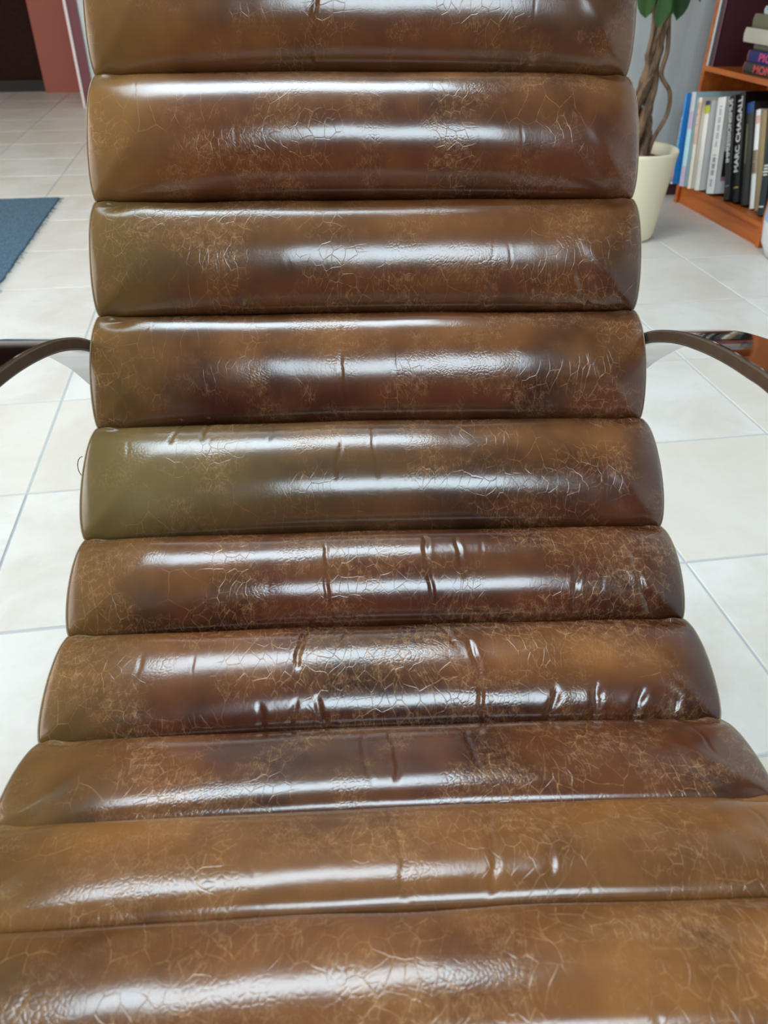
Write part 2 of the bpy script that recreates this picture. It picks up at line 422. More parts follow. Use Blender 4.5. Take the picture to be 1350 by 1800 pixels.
# creases: roll, x, t0, t1, depth, width, slant
CREASE = [(6, -.046, .30, 1.0, .0028, .0032, .010), (6, .044, .25, .80, .0030, .0040, .012), (6, .073, .30, .62, .0026, .0030, -.004), (6, .175, .45, .95, .0022, .0050, -.03), (6, .235, .35, .9, .0026, .005, .03),
          (7, -.066, .05, .55, .0042, .0042, -.032), (7, -.030, .12, .40, .0024, .0040, -.050), (7, .052, .05, .42, .0034, .0035, .060), (7, .078, .35, 1.0, .0036, .0040, .012),
          (7, -.10, .70, 1.0, .0028, .0045, .01), (7, -.075, .68, 1.0, .0022, .004, -.02), (7, -.05, .66, 1.0, .003, .005, .03), (7, .135, .65, 1.0, .0034, .0070, -.035), (7, .17, .62, 1.0, .0036, .0075, -.04), (7, .205, .66, 1.0, .0038, .008, -.04), (7, .235, .7, 1.0, .003, .007, -.04),
          (5, -.192, .06, .36, .0030, .0042, -.035), (5, -.165, .06, .34, .0028, .0042, -.035), (5, -.035, .35, .62, .0018, .0030, -.02), (5, .00, .18, .62, .0014, .003, .004), (5, -.10, .12, .4, .0012, .003, -.03),
          (8, .004, .25, .75, .0016, .0030, .004), (8, -.018, .25, .7, .0014, .0028, .004), (8, .062, .25, .7, .0012, .003, .004),
          (1, -.052, .50, .92, .0030, .0050, -.018), (1, .17, .65, 1.0, .002, .008, -.05), (2, .19, .75, 1.0, .002, .007, -.05), (3, .12, .6, 1.0, .002, .007, -.05), (3, .22, .6, 1.0, .0024, .007, .05), (3, -.13, .7, 1.0, .002, .006, -.05), (4, -.03, .25, .75, .0012, .003, .002), (4, .02, .35, .6, .001, .003, .002),
          (9, .06, .2, .9, .0012, .004, -.02), (9, .10, .2, .8, .0014, .004, -.03), (9, .0, .1, .9, .001, .004, .01)]
for k in range(12):
    for q in range(9):
        CREASE.append((k, rng.uniform(-.25, .25), *(lambda t: (t, t + rng.uniform(.2, .5)))(rng.uniform(0, .7)), rng.uniform(.0002, .0005), rng.uniform(.0018, .004), rng.uniform(-.04, .04)))

def snoise(x, y, f, n=9, seed=0):
    g = np.random.default_rng(seed); out = np.zeros_like(x)
    for i in range(n):
        a = g.uniform(0, 2*PI); ff = f * g.uniform(.6, 1.5)
        out += np.sin(ff*(x*math.cos(a) + y*math.sin(a)) + g.uniform(0, 2*PI))
    return out / n

def sstep(x, a, b):
    t = np.clip((x - a) / (b - a), 0, 1); return t * t * (3 - 2 * t)
def vnoise(x, y, f, octs=3, seed=0):
    """fractal value noise, 0..1"""
    out = np.zeros_like(x); amp = 1.0; tot = 0.0
    for o in range(octs):
        tab = np.random.default_rng(1000 * seed + o).random((256, 256))
        X = x * f * 2**o + 37.7 * o; Y = y * f * 2**o + 11.3 * o
        xi = np.floor(X).astype(int); yi = np.floor(Y).astype(int); fx = X - xi; fy = Y - yi
        fx = fx*fx*(3 - 2*fx); fy = fy*fy*(3 - 2*fy)
        g = lambda a, b: tab[a % 256, b % 256]
        out += amp * ((g(xi, yi)*(1-fx) + g(xi+1, yi)*fx)*(1-fy) + (g(xi, yi+1)*(1-fx) + g(xi+1, yi+1)*fx)*fy)
        tot += amp; amp *= .55
    return out / tot
def roll(k):
    A = np.array(SEAMS[k]); Bp = np.array(SEAMS[k+1])
    c = (A + Bp) / 2; h = (A - Bp) / 2; hl = np.linalg.norm(h); t = h / hl
    n = np.array([-t[1], t[0]]);  n = n if n[1] > 0 else -n
    NS, NT_ = 380, 64
    # more columns towards the ends
    q = np.linspace(-1, 1, NS + 1); s = np.sign(q) * (1 - (1 - np.abs(q)) ** 1.25)
    ex = 0.42
    th = np.linspace(-ex, PI + ex, NT_ + 1)
    S, TH = np.meshgrid(s, th, indexing='ij')
    e = np.abs(S); tn = np.clip(TH / PI, 0, 1)
    B = BUL[k]
    qq = np.clip((e - 0.66) / 0.34, 0, 1)
    g = np.where(S < 0, 1 - 0.46 * e**2.2, 1 - 0.30 * e**2.6) * (1 - (0.30 + 0.30 * sstep(tn, .15, .85)) * (1 - np.sqrt(np.clip(1 - qq**5.5, 0, 1))))
    x0 = S * HW
    # unequal filling: the roll sags a little and varies along its length
    vary = 1 + 0.07 * snoise(x0, np.zeros_like(x0) + k*3.1, 16, 7, 40 + k)
    bulge = B * g * vary
    sn = np.sin(TH); prof = np.sign(sn) * np.abs(sn) ** (0.92 if k < 8 else 0.80)
    al = np.cos(TH)
    # seam ends pulled towards the side seam
    pull = 0.05 * qq**2
    P0 = c[0] + al * h[0]; P1 = c[1] + al * h[1]
    d = prof * bulge
    d = d + 0.0010 * snoise(x0, tn * .12, 55, 11, 7 + k) * sn.clip(0) * g + 0.00022 * snoise(x0, tn * .12, 170, 13, 70 + k) * sn.clip(0)
    # diagonal gathers running from the near corners into the roll
    for sg in (-1, 1):
        xs = sg * S
        line = (xs - 0.80) / 0.20 * 0.40 + 0.50
        amt = np.exp(-((tn - line) / 0.07) ** 2) * sstep(xs, .74, .90) * np.clip((1.0 - xs) / 0.03, 0, 1)
        d += 0.0011 * amt
        d -= 0.0010 * np.exp(-((tn - line - 0.15) / 0.08) ** 2) * sstep(xs, .74, .92)
        # small folded ear at the far corner
        d += 0.0030 * np.exp(-((tn - 0.06) / 0.06) ** 2 - ((xs - 0.965) / 0.03) ** 2)
        d -= 0.0035 * np.exp(-((tn - 0.17) / 0.06) ** 2 - ((xs - 0.92) / 0.05) ** 2)
    for (kk, xc, t0, t1, dep, wd, sl) in CREASE:
        if kk != k: continue
        xl = xc + sl * (tn - (t0 + t1) / 2) + 0.0014 * np.sin(tn * 13 + xc * 90) + 0.0006 * np.sin(tn * 41 + xc * 300)
        win = np.clip((tn - t0) / 0.08, 0, 1) * np.clip((t1 - tn) / 0.08, 0, 1); win = win * win * (3 - 2 * win)
        dx = x0 - xl; wd = wd * 0.45; dep = dep * 0.50
        d += win * dep * (-np.exp(-(dx / wd) ** 2) + 0.14 * np.exp(-((dx - 2.1*wd) / (1.7*wd)) ** 2) + 0.10 * np.exp(-((dx + 2.1*wd) / (1.7*wd)) ** 2))
    # seam line is not perfectly straight
    wob = 0.0016 * snoise(x0, np.zeros_like(x0) + k, 40, 6, 300 + k) * np.clip(np.cos(TH), 0, 1)
    Y = P0 + n[0] * d + t[0] * wob; Z = P1 + n[1] * d + t[1] * wob
    X = x0 + np.sign(S) * e**8 * ((0.0072 if k < 6 else 0.0045) * np.clip(sn, 0, 1) - 0.0010 + 0.0015 * snoise(tn * .12, tn * 0 + k, 60, 5, 500 + k))
    V = np.stack([X, Y, Z], -1)
    # underside: two rows below the chord close the section
    def under(off):
        out = []
        for al_ in (-0.93, 0.93):
            base = c + al_ * h - n * off
            out.append(np.stack([X[:, NT_//2], np.full(NS+1, base[0]), np.full(NS+1, base[1])], -1))
        return out
    u_near, u_far = under(0.036)
    V = np.concatenate([V, u_near[:, None, :], u_far[:, None, :]], 1)      # ring order: far seam .. near seam, near bottom, far bottom
    NR = NT_ + 3
    verts = V.reshape(-1, 3)
    idx = np.arange((NS+1) * NR).reshape(NS+1, NR)
    nx = np.roll(idx, -1, axis=1)
    quads = np.stack([idx[:-1], nx[:-1], nx[1:], idx[1:]], -1).reshape(-1, 4)
    me = bpy.data.meshes.new('cushion_roll')
    faces = [tuple(f) for f in quads.tolist()]
    faces.append(tuple(idx[0].tolist()[::-1])); faces.append(tuple(idx[-1].tolist()))
    me.from_pydata(verts.tolist(), [], faces)
    # orientation check: top must face along n
    mid = me.polygons[(NS//2) * NR + NT_//2].normal
    if mid.y * n[0] + mid.z * n[1] < 0: me.flip_normals()
    sm = np.ones(len(faces), bool); sm[-2:] = False
    jj = np.tile(np.arange(NR), NS); sm[:-2] = jj < NT_
    me.polygons.foreach_set('use_smooth', sm)
    # uv in metres along the hide
    arc = np.concatenate([[0], np.cumsum(np.linalg.norm(np.diff(np.stack([P0[NS//2] + n[0]*d[NS//2], P1[NS//2] + n[1]*d[NS//2]], -1), axis=0), axis=1))])
    arc = np.concatenate([arc, [arc[-1] + .04, arc[-1] + .15]])
    ex_end = np.zeros(NS+1)
    UVv = np.stack([np.repeat((s * HW)[:, None], NR, 1) + k * 1.73, np.repeat(arc[None, :], NS+1, 0) + k * 2.31], -1).reshape(-1, 2)
    lay = me.uv_layers.new(name='UVMap')
    li = np.empty(len(me.loops), int); me.loops.foreach_get('vertex_index', li)
    lay.data.foreach_set('uv', UVv[li].astype(np.float32).ravel())
    # second map with the irregular flow of the vein network
    U_, V_ = UVv[:, 0], UVv[:, 1]
    wu = 0.013 * (vnoise(U_, V_, 16, 3, 1) - .5) * 2 + 0.0022 * (vnoise(U_, V_, 60, 3, 2) - .5) * 2
    wv = 0.013 * (vnoise(U_, V_, 16, 3, 3) - .5) * 2 + 0.0022 * (vnoise(U_, V_, 60, 3, 4) - .5) * 2
    VV = np.stack([U_ + wu, V_ + wv], -1)
    lay = me.uv_layers.new(name='veins'); lay.data.foreach_set('uv', VV[li].astype(np.float32).ravel())
    # hide tones, with painted light at the left ends and in the wide bands
    tone = np.zeros(((NS+1), NR, 4)); tone[..., 3] = 1
    Xn = np.concatenate([x0, x0[:, :2]], 1); Tn = np.concatenate([tn, np.ones((NS+1, 2))], 1)
    for ch in range(2): tone[..., ch] = TONE[k][ch]
    tone[..., 0] += 0.30 * sstep(-Xn, .19, .275)       # left ends paler and more olive: side light painted into the colour
    tone[..., 1] += 0.50 * sstep(-Xn, .16, .28)
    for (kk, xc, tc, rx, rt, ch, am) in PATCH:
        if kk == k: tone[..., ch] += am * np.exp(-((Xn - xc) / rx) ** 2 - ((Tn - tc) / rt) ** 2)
    sh = (NS+1, NR)
    blot = vnoise(U_, V_, 24, 4, 9).reshape(sh); blot2 = vnoise(U_, V_, 9, 4, 10).reshape(sh)
    tone[..., 0] += (blot - .5) * 1.1 * (0.35 + tone[..., 0]); tone[..., 1] *= 0.6 + 0.8 * blot2
    tone[..., 2] = sstep(blot2, .3, .7)
    tone = np.clip(tone, 0, 1); tone[..., 3] = 1
    ma_ = me.attributes.new('matte', 'FLOAT', 'POINT'); ma_.data.foreach_set('value', (sstep(-Xn, .19, .27) * 0.8).astype(np.float32).reshape(-1))
    ca_ = me.color_attributes.new('hide', 'FLOAT_COLOR', 'POINT')
    ca_.data.foreach_set('color', tone.astype(np.float32).reshape(-1))
    vd = TONE[k][2]
    mk = np.ones(((NS+1), NR, 4))
    mk[..., 0] = sstep(vnoise(U_, V_, 14, 3, 21), .64 - .16*vd, .92 - .16*vd).reshape(sh)
    mk[..., 1] = sstep(vnoise(U_, V_, 20, 4, 22), .58 - .20*vd, .84 - .20*vd).reshape(sh)
    mk[..., 2] = sstep(vnoise(U_, V_, 26, 4, 23), .60 - .18*vd, .90 - .18*vd).reshape(sh)
    va_ = me.color_attributes.new('vein_mask', 'FLOAT_COLOR', 'POINT')
    va_.data.foreach_set('color', mk.astype(np.float32).reshape(-1))
    me.materials.append(M['leather'])
    o = obj('cushion_roll', me, None, chair)
    # raised seam along both ends
    for col_ in (0, NS):
        j0, j1 = 5, NT_ - 5
        pts = [tuple(V[col_, j] + np.array([0.0008 * (1 if col_ else -1), 0, 0])) for j in range(j0, j1 + 1, 2)]
        bm = bmesh.new(); tube(bm, pts, 0.0008, 6); obj('edge_seam', bm, M['stitch'], o, True)
    return o
for k in range(12): roll(k)

# steel side rails under the rolls, legs, floor runners, arms
prof = [(SEAMS[i][0], SEAMS[i][1]) for i in range(len(SEAMS) - 1)]
def offset(path, off):
    out = []
    for i, p in enumerate(path):
        a = path[max(i-1, 0)]; b = path[min(i+1, len(path)-1)]
        t = np.array([a[0]-b[0], a[1]-b[1]]); t /= np.linalg.norm(t); n = np.array([-t[1], t[0]])
        if n[1] < 0: n = -n
        out.append((p[0] - n[0]*off, p[1] - n[1]*off))
    return out
rail = catmull(offset(prof, 0.040), 5)
bm = bmesh.new(); sweep_bar(bm, catmull(offset(prof, 0.030), 5), -0.258, 0.258, 0.009); obj('backing', bm, M['webbing'], chair, True)
for sg in (-1, 1):
    bm = bmesh.new(); x = sg * 0.205
    sweep_bar(bm, rail, x - 0.02, x + 0.02, 0.012); obj('side_rail', bm, M['steel'], chair, True)
    bm = bmesh.new(); sweep_bar(bm, [(-0.26, 0.29), (-0.27, 0.15), (-0.28, 0.008)], x - 0.02, x + 0.02, 0.012); obj('leg', bm, M['steel'], chair)
    bm = bmesh.new(); sweep_bar(bm, [(0.36, 0.55), (0.345, 0.28), (0.33, 0.008)], x - 0.02, x + 0.02, 0.012); obj('leg', bm, M['steel'], chair)
    obj('floor_runner', boxm(x - 0.02, x + 0.02, -0.33, 0.42, 0.0, 0.012, 0.002), M['steel'], chair)
    # arm: bent flat bar, polished above, dark leather strip along the inner edge
    path = catmull([(0.405, 0.405), (0.345, 0.462), (0.31, 0.490), (0.277, 0.514), (0.240, 0.536), (0.206, 0.552), (0.163, 0.568), (0.116, 0.581), (0.074, 0.590), (0.035, 0.596), (0.0, 0.600), (-0.09, 0.602), (-0.15, 0.590), (-0.185, 0.55), (-0.20, 0.49), (-0.205, 0.40), (-0.205, 0.31)], 6)
    inner = 0.287
    a0, a1 = (inner, inner + 0.055) if sg > 0 else (-inner - 0.055, -inner)
    bm = bmesh.new(); sweep_bar(bm, path, a0, a1, 0.0115); arm = obj('arm', bm, M['steel'], chair, False)
    bm = bmesh.new()
    i0, i1 = (inner - 0.0025, inner + 0.0006) if sg > 0 else (-inner - 0.0006, -inner + 0.0025)
    sweep_bar(bm, [(y, z + 0.0003) for y, z in path], i0, i1, 0.0121); obj('leather_strip', bm, M['strap'], arm)
    # brackets carrying the arm on the side rail
    bx0, bx1 = (0.205, 0.34) if sg > 0 else (-0.34, -0.205)
    obj('arm_bracket', boxm(bx0, bx1, 0.375, 0.40, 0.400, 0.410, 0.002), M['steel'], chair)
    obj('arm_bracket', boxm(bx0, bx1, -0.215, -0.19, 0.30, 0.311, 0.002), M['steel'], chair)
for yy, zz in ((0.36, 0.46), (-0.10, 0.275)):
    obj('cross_bar', boxm(-0.205, 0.205, yy - 0.015, yy + 0.015, zz, zz + 0.012, 0.002), M['steel'], chair)
# loose thread sticking out of the left side seam
lt = []
for i in range(13):
    a = PI * i / 12
    lt.append((-0.2815 - 0.006 * math.sin(a), 0.145 + 0.003*math.cos(a), 0.445 + 0.010 * math.cos(a)))
bm = bmesh.new(); tube(bm, lt, 0.0004, 5); obj('loose_thread', bm, M['webbing'], chair, True)

# ------------------------------------------------------------------ bookcase
BX, BY0, BY1, BD, BH = 1.78, 2.555, 3.212, 0.29, 1.75
bc = empty('bookcase', (BX, BY0, 0)); tag(bc, 'cherry wood bookcase full of art books beside the potted plant', 'bookcase')
Wd = BY1 - BY0; pt = 0.020
obj('side_panel', boxm(0, BD, 0, pt, 0, BH, 0.0015), M['shelf_wood'], bc)
obj('side_panel', boxm(0, BD, Wd - pt, Wd, 0, BH, 0.0015), M['shelf_wood'], bc)
obj('back_panel', boxm(BD - 0.008, BD, pt, Wd - pt, 0.06, BH), M['shelf_wood'], bc)
obj('plinth', boxm(0.014, 0.030, pt, Wd - pt, 0, 0.064), M['shelf_wood'], bc)
SH = [0.085, 0.508, 0.93, 1.33, 1.75]
for z in SH:
    obj('shelf', boxm(0.0, BD - 0.008, pt, Wd - pt, z - 0.018, z, 0.001), M['shelf_wood'], bc)

def solid(name, col, rough=0.45):
    return plain('book_' + name, col, rough, 0.06, 25)
M['paper'] = plain('paper_edges', (0.55, 0.52, 0.45), 0.8, 0.08, 200)
def book(label, x, y, z, th, ht, dp, lean, cover, bands=(), marks=(), text=None, flat=False, paper=True):
    """upright book: spine faces -x; y = far bottom edge on the shelf; leans towards +y. flat: lies down, spine still faces -x, length along y"""
    r = empty('book', (x, y, z)); tag(r, label, 'book')
    if flat: r.rotation_euler = (PI/2, 0, 0)                     # height now runs towards -y, thickness upwards
    else: r.rotation_euler = (-lean, 0, 0)
    # local: x depth, thickness from 0 to -th along y, z height
    c = 0.0028
    bm = bmesh.new()
    y0, y1 = (-th, 0)
    if flat: y0, y1 = (0, th)
    box(bm, 0, dp, y0, y0 + c, 0, ht); box(bm, 0, dp, y1 - c, y1, 0, ht)
    # gently rounded spine
    n = 6; sv = []
    for i in range(n + 1):
        u = i / n; yy = y0 + (y1 - y0) * u; xx = -0.004 * math.sin(PI * u)
        sv.append((xx, yy))
    vs = [[bm.verts.new((xx, yy, zz)) for xx, yy in sv + [(0.004, y1), (0.004, y0)]] for zz in (0, ht)]
    m = len(vs[0])
    for i in range(m): bm.faces.new((vs[0][i], vs[0][(i+1) % m], vs[1][(i+1) % m], vs[1][i]))
    bm.faces.new(vs[0][::-1]); bm.faces.new(vs[1])
    bmesh.ops.recalc_face_normals(bm, faces=bm.faces)
    obj('cover', bm, cover, r)
    obj('pages', boxm(0.005, dp - 0.004, y0 + c, y1 - c, 0.004, ht - 0.004), M['paper'], r)
    for (f0, f1, w0, w1, mat) in bands:      # printed colour fields on the spine
        n2 = 6; bm = bmesh.new(); rows = []
        for zz in (f0*ht, f1*ht):
            rows.append([bm.verts.new((-0.004*math.sin(PI*(w0+(w1-w0)*i/n2)) - 0.0006, y0 + (y1-y0)*(w0+(w1-w0)*i/n2), zz)) for i in range(n2+1)])
        for i in range(n2): bm.faces.new((rows[0][i], rows[0][i+1], rows[1][i+1], rows[1][i]))
        bmesh.ops.recalc_face_normals(bm, faces=bm.faces)
        obj('spine_print', bm, mat, r)
    if text:
        s, size, f0, wc, mat, fit = text
        cu = bpy.data.curves.new('t', 'FONT'); cu.body = s; cu.size = size; cu.align_y = 'CENTER'; cu.extrude = 0.0002; cu.offset = size * 0.022
        to = bpy.data.objects.new('t', cu); COL.objects.link(to)
        dg = bpy.context.evaluated_depsgraph_get()
        me = bpy.data.meshes.new_from_object(to.evaluated_get(dg)); bpy.data.objects.remove(to)
        xs = [v.co.x for v in me.vertices]; L = max(xs) - min(xs); x_min = min(xs)
        # text x -> +z (up the spine), text y -> +y, facing -x ; for a flat book the text runs towards -y of the room = +z local
        sgn = 1
        Mx = Matrix(((0, 0, -1, -0.0048), (0, sgn, 0, y0 + (y1-y0)*wc), (fit*ht/L, 0, 0, f0*ht - x_min*fit*ht/L), (0, 0, 0, 1)))
        if flat: Mx = Matrix(((0, 0, -1, -0.0048), (0, 1, 0, y0 + (y1-y0)*wc), (fit*ht/L, 0, 0, f0*ht - x_min*fit*ht/L), (0, 0, 0, 1)))
        me.transform(Mx); me.name = 'lettering'
        me.materials.clear(); obj('lettering', me, mat, r)
    for (f0, f1, wc, ww, nn, mat) in marks:  # small print too fine to read
        bm = bmesh.new(); L = (f1 - f0) * ht / nn
        for i in range(nn):
            if i % 5 == 4: continue
            a = f0*ht + i*L; yy = y0 + (y1-y0)*wc; hw = abs(y1-y0)*ww/2 * (0.8 + 0.4*random.random())
            box(bm, -0.0046, -0.0040, yy - hw, yy + hw, a, a + L*0.55)
        obj('small_print', bm, mat, r)
    return r
zs = SH[0] + 0.0005
R_ = math.radians
white = solid('white', (0.82, 0.83, 0.82)); cream = solid('cream', (0.80, 0.74, 0.62)); ink = solid('ink', (0.10, 0.10, 0.11)); paleink = solid('pale_ink', (0.30, 0.31, 0.33))
black = solid('black', (0.010, 0.010, 0.011), 0.4); wt = solid('white_ink', (0.72, 0.72, 0.70)); char = solid('charcoal', (0.035, 0.036, 0.030))
blue = solid('blue', (0.02, 0.26, 0.72)); pink = solid('pink', (0.55, 0.20, 0.33)); lblue = solid('light_blue', (0.46, 0.72, 0.82)); lilac = solid('lilac', (0.55, 0.42, 0.60))
salmon = solid('salmon', (0.68, 0.44, 0.36)); lime = solid('lime', (0.50, 0.52, 0.03)); navy = solid('navy', (0.02, 0.03, 0.10)); gold = solid('gold', (0.55, 0.36, 0.06)); tanb = solid('tan', (0.34, 0.25, 0.12))
slate = solid('slate', (0.022, 0.035, 0.042)); royal = solid('royal_blue', (0.015, 0.06, 0.22)); olive = solid('olive', (0.16, 0.155, 0.09)); maroon = solid('maroon', (0.075, 0.022, 0.035)); cobalt = solid('cobalt', (0.018, 0.018, 0.12)); red = solid('red_ink', (0.62, 0.07, 0.08)); magenta = solid('magenta_ink', (0.62, 0.07, 0.18)); greygreen = solid('grey_green', (0.12, 0.125, 0.095)); brn = solid('brown_red', (0.20, 0.05, 0.04)); sky = solid('sky', (0.12, 0.38, 0.60)); ygrey = solid('yellow_grey', (0.20, 0.18, 0.07)); orange = solid('orange', (0.50, 0.20, 0.03))
book('slim blue book leaning at the far end of the bottom shelf', 1.722, 3.160, zs, 0.013, 0.330, 0.22, R_(5), blue, bands=[(0, .07, .0, 1, lblue), (.02, .16, 0, 1, pink)], marks=[(.35, .75, .5, .5, 22, wt)])
book('pale blue and lilac paperback next to the slim blue book', 1.738, 3.118, zs, 0.036, 0.338, 0.23, R_(9.4), lblue, bands=[(.62, .80, 0, .7, lilac), (.80, 1.0, 0, 1, solid('pale_grey', (.58, .62, .66))), (0, .22, 0, .6, lilac)])
book('thin salmon and cream book beside the pale blue paperback', 1.750, 3.072, zs, 0.026, 0.325, 0.23, R_(10.8), cream, bands=[(.50, .95, 0, 1, salmon)], marks=[(.62, .88, .5, .45, 12, cream)])
book('cream white book with a lime and navy label at its top', 1.766, 3.042, zs, 0.034, 0.318, 0.23, R_(11.2), white, bands=[(.86, .95, 0, 1, lime), (.95, 1.0, 0, 1, navy)], marks=[(.2, .6, .5, .25, 10, cream)])
book('narrow dark navy book squeezed between two white books', 1.800, 3.006, zs, 0.014, 0.285, 0.20, R_(11.2), navy)
b5 = book('thick white paperback with grey small print beside the black books', 1.786, 2.986, zs, 0.056, 0.336, 0.235, R_(12), white, marks=[(.08, .16, .4, .30, 4, paleink), (.20, .42, .4, .32, 16, ink), (.50, .92, .4, .26, 26, paleink)])
# back cover picture of that paperback
obj('cover_picture', boxm(0.02, 0.19, -0.0575, -0.0562, 0.06, 0.15), solid('dark_picture', (.03, .015, .02)), b5)
obj('cover_picture', boxm(0.02, 0.19, -0.0575, -0.0562, 0.045, 0.06), pink, b5)
book('black book lettered IMPRESSIONISMUS in white capitals', 1.798, 2.871, zs, 0.037, 0.362, 0.24, R_(20.5), black, bands=[(.135, .142, .1, .9, paleink)], text=('IMPRESSIONISMUS', 0.030, 0.37, 0.5, wt, 0.60))
book('black book lettered MARC CHAGALL in white capitals', 1.812, 2.831, zs, 0.038, 0.378, 0.235, R_(20.5), black, bands=[(.135, .147, .1, .9, gold)], text=('MARC CHAGALL', 0.037, 0.285, 0.5, wt, 0.68))
book('charcoal book with a blue head band next to the Chagall book', 1.822, 2.788, zs, 0.043, 0.350, 0.225, R_(20.5), char, bands=[(.90, 1.0, 0, 1, royal), (.42, .80, .55, .80, ygrey)])
book('narrow white and brown spined book beside the charcoal book', 1.830, 2.741, zs, 0.027, 0.335, 0.215, R_(20.5), white, bands=[(.36, .60, 0, 1, tanb), (.86, .94, 0, 1, salmon)], marks=[(.38, .60, .5, .5, 9, ink)])
book('tan cloth book near the right end of the bottom shelf', 1.832, 2.711, zs, 0.034, 0.335, 0.215, R_(20.5), tanb, bands=[])
book('dark slate book with white lettering leaning at the near end', 1.815, 2.662, zs, 0.040, 0.330, 0.235, R_(15), slate, bands=[(.08, .095, .15, .85, wt), (.0, 1, .86, 1.0, solid('slate_edge', (.10, .13, .16)))], marks=[(.40, .55, .4, .7, 5, wt)])
# upper shelf
zu = SH[1] + 0.0005
book('pale grey upright book at the far end of the upper shelf', 1.782, 3.190, zu, 0.014, 0.31, 0.22, 0, solid('pale_cover', (.46, .50, .52)))
book('tall maroon upright book with its plain cover in view', 1.786, 3.172, zu, 0.024, 0.31, 0.24, R_(-0.0), maroon)
book('black book with red capitals at the bottom of the lying stack', 1.800, 2.958, zu, 0.036, 0.30, 0.24, 0, char, bands=[(0, .03, 0, 1, brn)], text=('MONET', 0.034, 0.235, 0.5, red, 0.55), flat=True)
book('cobalt blue book with magenta capitals in the lying stack', 1.803, 2.952, zu + 0.0365, 0.036, 0.30, 0.24, 0, cobalt, bands=[(0, .03, 0, 1, brn)], text=('PICASSO', 0.034, 0.26, 0.5, magenta, 0.66), flat=True)
book('thin grey green book under the white book of the stack', 1.815, 2.945, zu + 0.0730, 0.020, 0.29, 0.23, 0, greygreen, flat=True)
book('thick white book jutting out of the lying stack', 1.800, 3.002, zu + 0.0935, 0.044, 0.32, 0.24, 0, solid('ivory', (.50, .47, .40)), flat=True)
book('olive cloth book above the thick white book', 1.812, 2.985, zu + 0.1380, 0.042, 0.29, 0.22, 0, olive, flat=True)
book('blue and white booklet on top of the lying stack', 1.815, 2.935, zu + 0.1805, 0.024, 0.25, 0.20, 0, solid('pale_booklet', (.55, .62, .66)), bands=[(.05, .95, .5, 1, sky)], flat=True)

# ------------------------------------------------------------------ potted plant
PX, PY = 1.345, 2.785
pl = empty('potted_plant', (PX, PY, 0)); tag(pl, 'leafy plant with braided trunk in a cream pot', 'potted plant')
bm = bmesh.new()
lathe(bm, [(0.112, 0.0), (0.121, 0.004), (0.126, 0.014), (0.131, 0.06), (0.146, 0.20), (0.1565, 0.288), (0.158, 0.297), (0.156, 0.302), (0.152, 0.302), (0.149, 0.296), (0.1455, 0.262), (0.145, 0.258)], 64)
obj('pot', bm, M['pot'], pl, True)
bm = bmesh.new(); lathe(bm, [(0.1452, 0.250), (0.1452, 0.262), (0.10, 0.268), (0.03, 0.270)], 32)
for v in bm.verts:
    if v.co.z > 0.255: v.co.z += random.uniform(-.004, .004)
obj('soil', bm, M['soil'], pl, True)
def stem(r0, r1, ph, turns, rad, z0=0.262, z1=0.86, lean=(0.012, 0.0), wob=0.004, seed=0, base=None):
    g = random.Random(seed); pts = []; rads = []
    n = 30
    for i in range(n + 1):
        u = i / n; a = ph + 2*PI*turns*u; rr = r0 + (r1 - r0) * min(1, u * 2.2)
        x = math.cos(a)*rr + lean[0]*u + g.uniform(-wob, wob); y = math.sin(a)*rr + lean[1]*u + g.uniform(-wob, wob)
        pts.append((x, y, z0 + (z1 - z0)*u)); rads.append(rad*(1.15 - 0.45*u) * g.uniform(.92, 1.08))
    b = bmesh.new(); tube(b, catmull(pts, 2), [rads[min(i//2, n)] for i in range(2*n + 1)], 10)
    return obj('trunk', b, M['bark'], pl, True)
for i in range(4):
    stem(0.044, 0.014, i*PI/2 + 0.4, 0.85, 0.0155, seed=i, lean=(0.030, 0.0))
# thin looping stems
def thin(pts, rad):
    b = bmesh.new(); P = catmull(pts, 8); tube(b, P, rad, 8); obj('thin_stem', b, M['bark'], pl, True)
thin([(0.05, -0.02, 0.262), (0.055, -0.03, 0.33), (0.088, -0.03, 0.41), (0.085, -0.025, 0.475), (0.04, -0.03, 0.53), (0.05, -0.02, 0.60), (0.045, 0.0, 0.68)], 0.0075)
thin([(-0.02, -0.03, 0.40), (-0.028, -0.035, 0.44), (-0.015, -0.035, 0.49), (0.01, -0.03, 0.53)], 0.0045)
thin([(0.01, -0.02, 0.50), (-0.015, -0.02, 0.58), (-0.012, -0.015, 0.66), (-0.03, -0.02, 0.76)], 0.0065)
def leaf_mesh():
    bm = bmesh.new(); L, Wm = 0.13, 0.036; n = 8; rows = []
    for i in range(n + 1):
        u = i / n; w = Wm * (math.sin(PI * min(1, u**0.8 * 0.985 + 0.015)) ** 0.65) * (0.65 + 0.55*u) if i not in (0,) else 0.002
        zc = -0.018 * u * u; xx = L * u
        rows.append([bm.verts.new((xx, -w, zc + 0.006*w/Wm)), bm.verts.new((xx, -w*.5, zc+.001)), bm.verts.new((xx, 0, zc - 0.003)), bm.verts.new((xx, w*.5, zc+.001)), bm.verts.new((xx, w, zc + 0.006*w/Wm))])
    for a, b in zip(rows, rows[1:]):
        for k in range(4): bm.faces.new((a[k], a[k+1], b[k+1], b[k]))
    bmesh.ops.solidify(bm, geom=bm.faces[:], thickness=0.0008)
    me = bpy.data.meshes.new('leaf'); bm.to_mesh(me); bm.free(); me.materials.append(M['leaf'])
    me.polygons.foreach_set('use_smooth', [True]*len(me.polygons)); return me
lm = leaf_mesh()
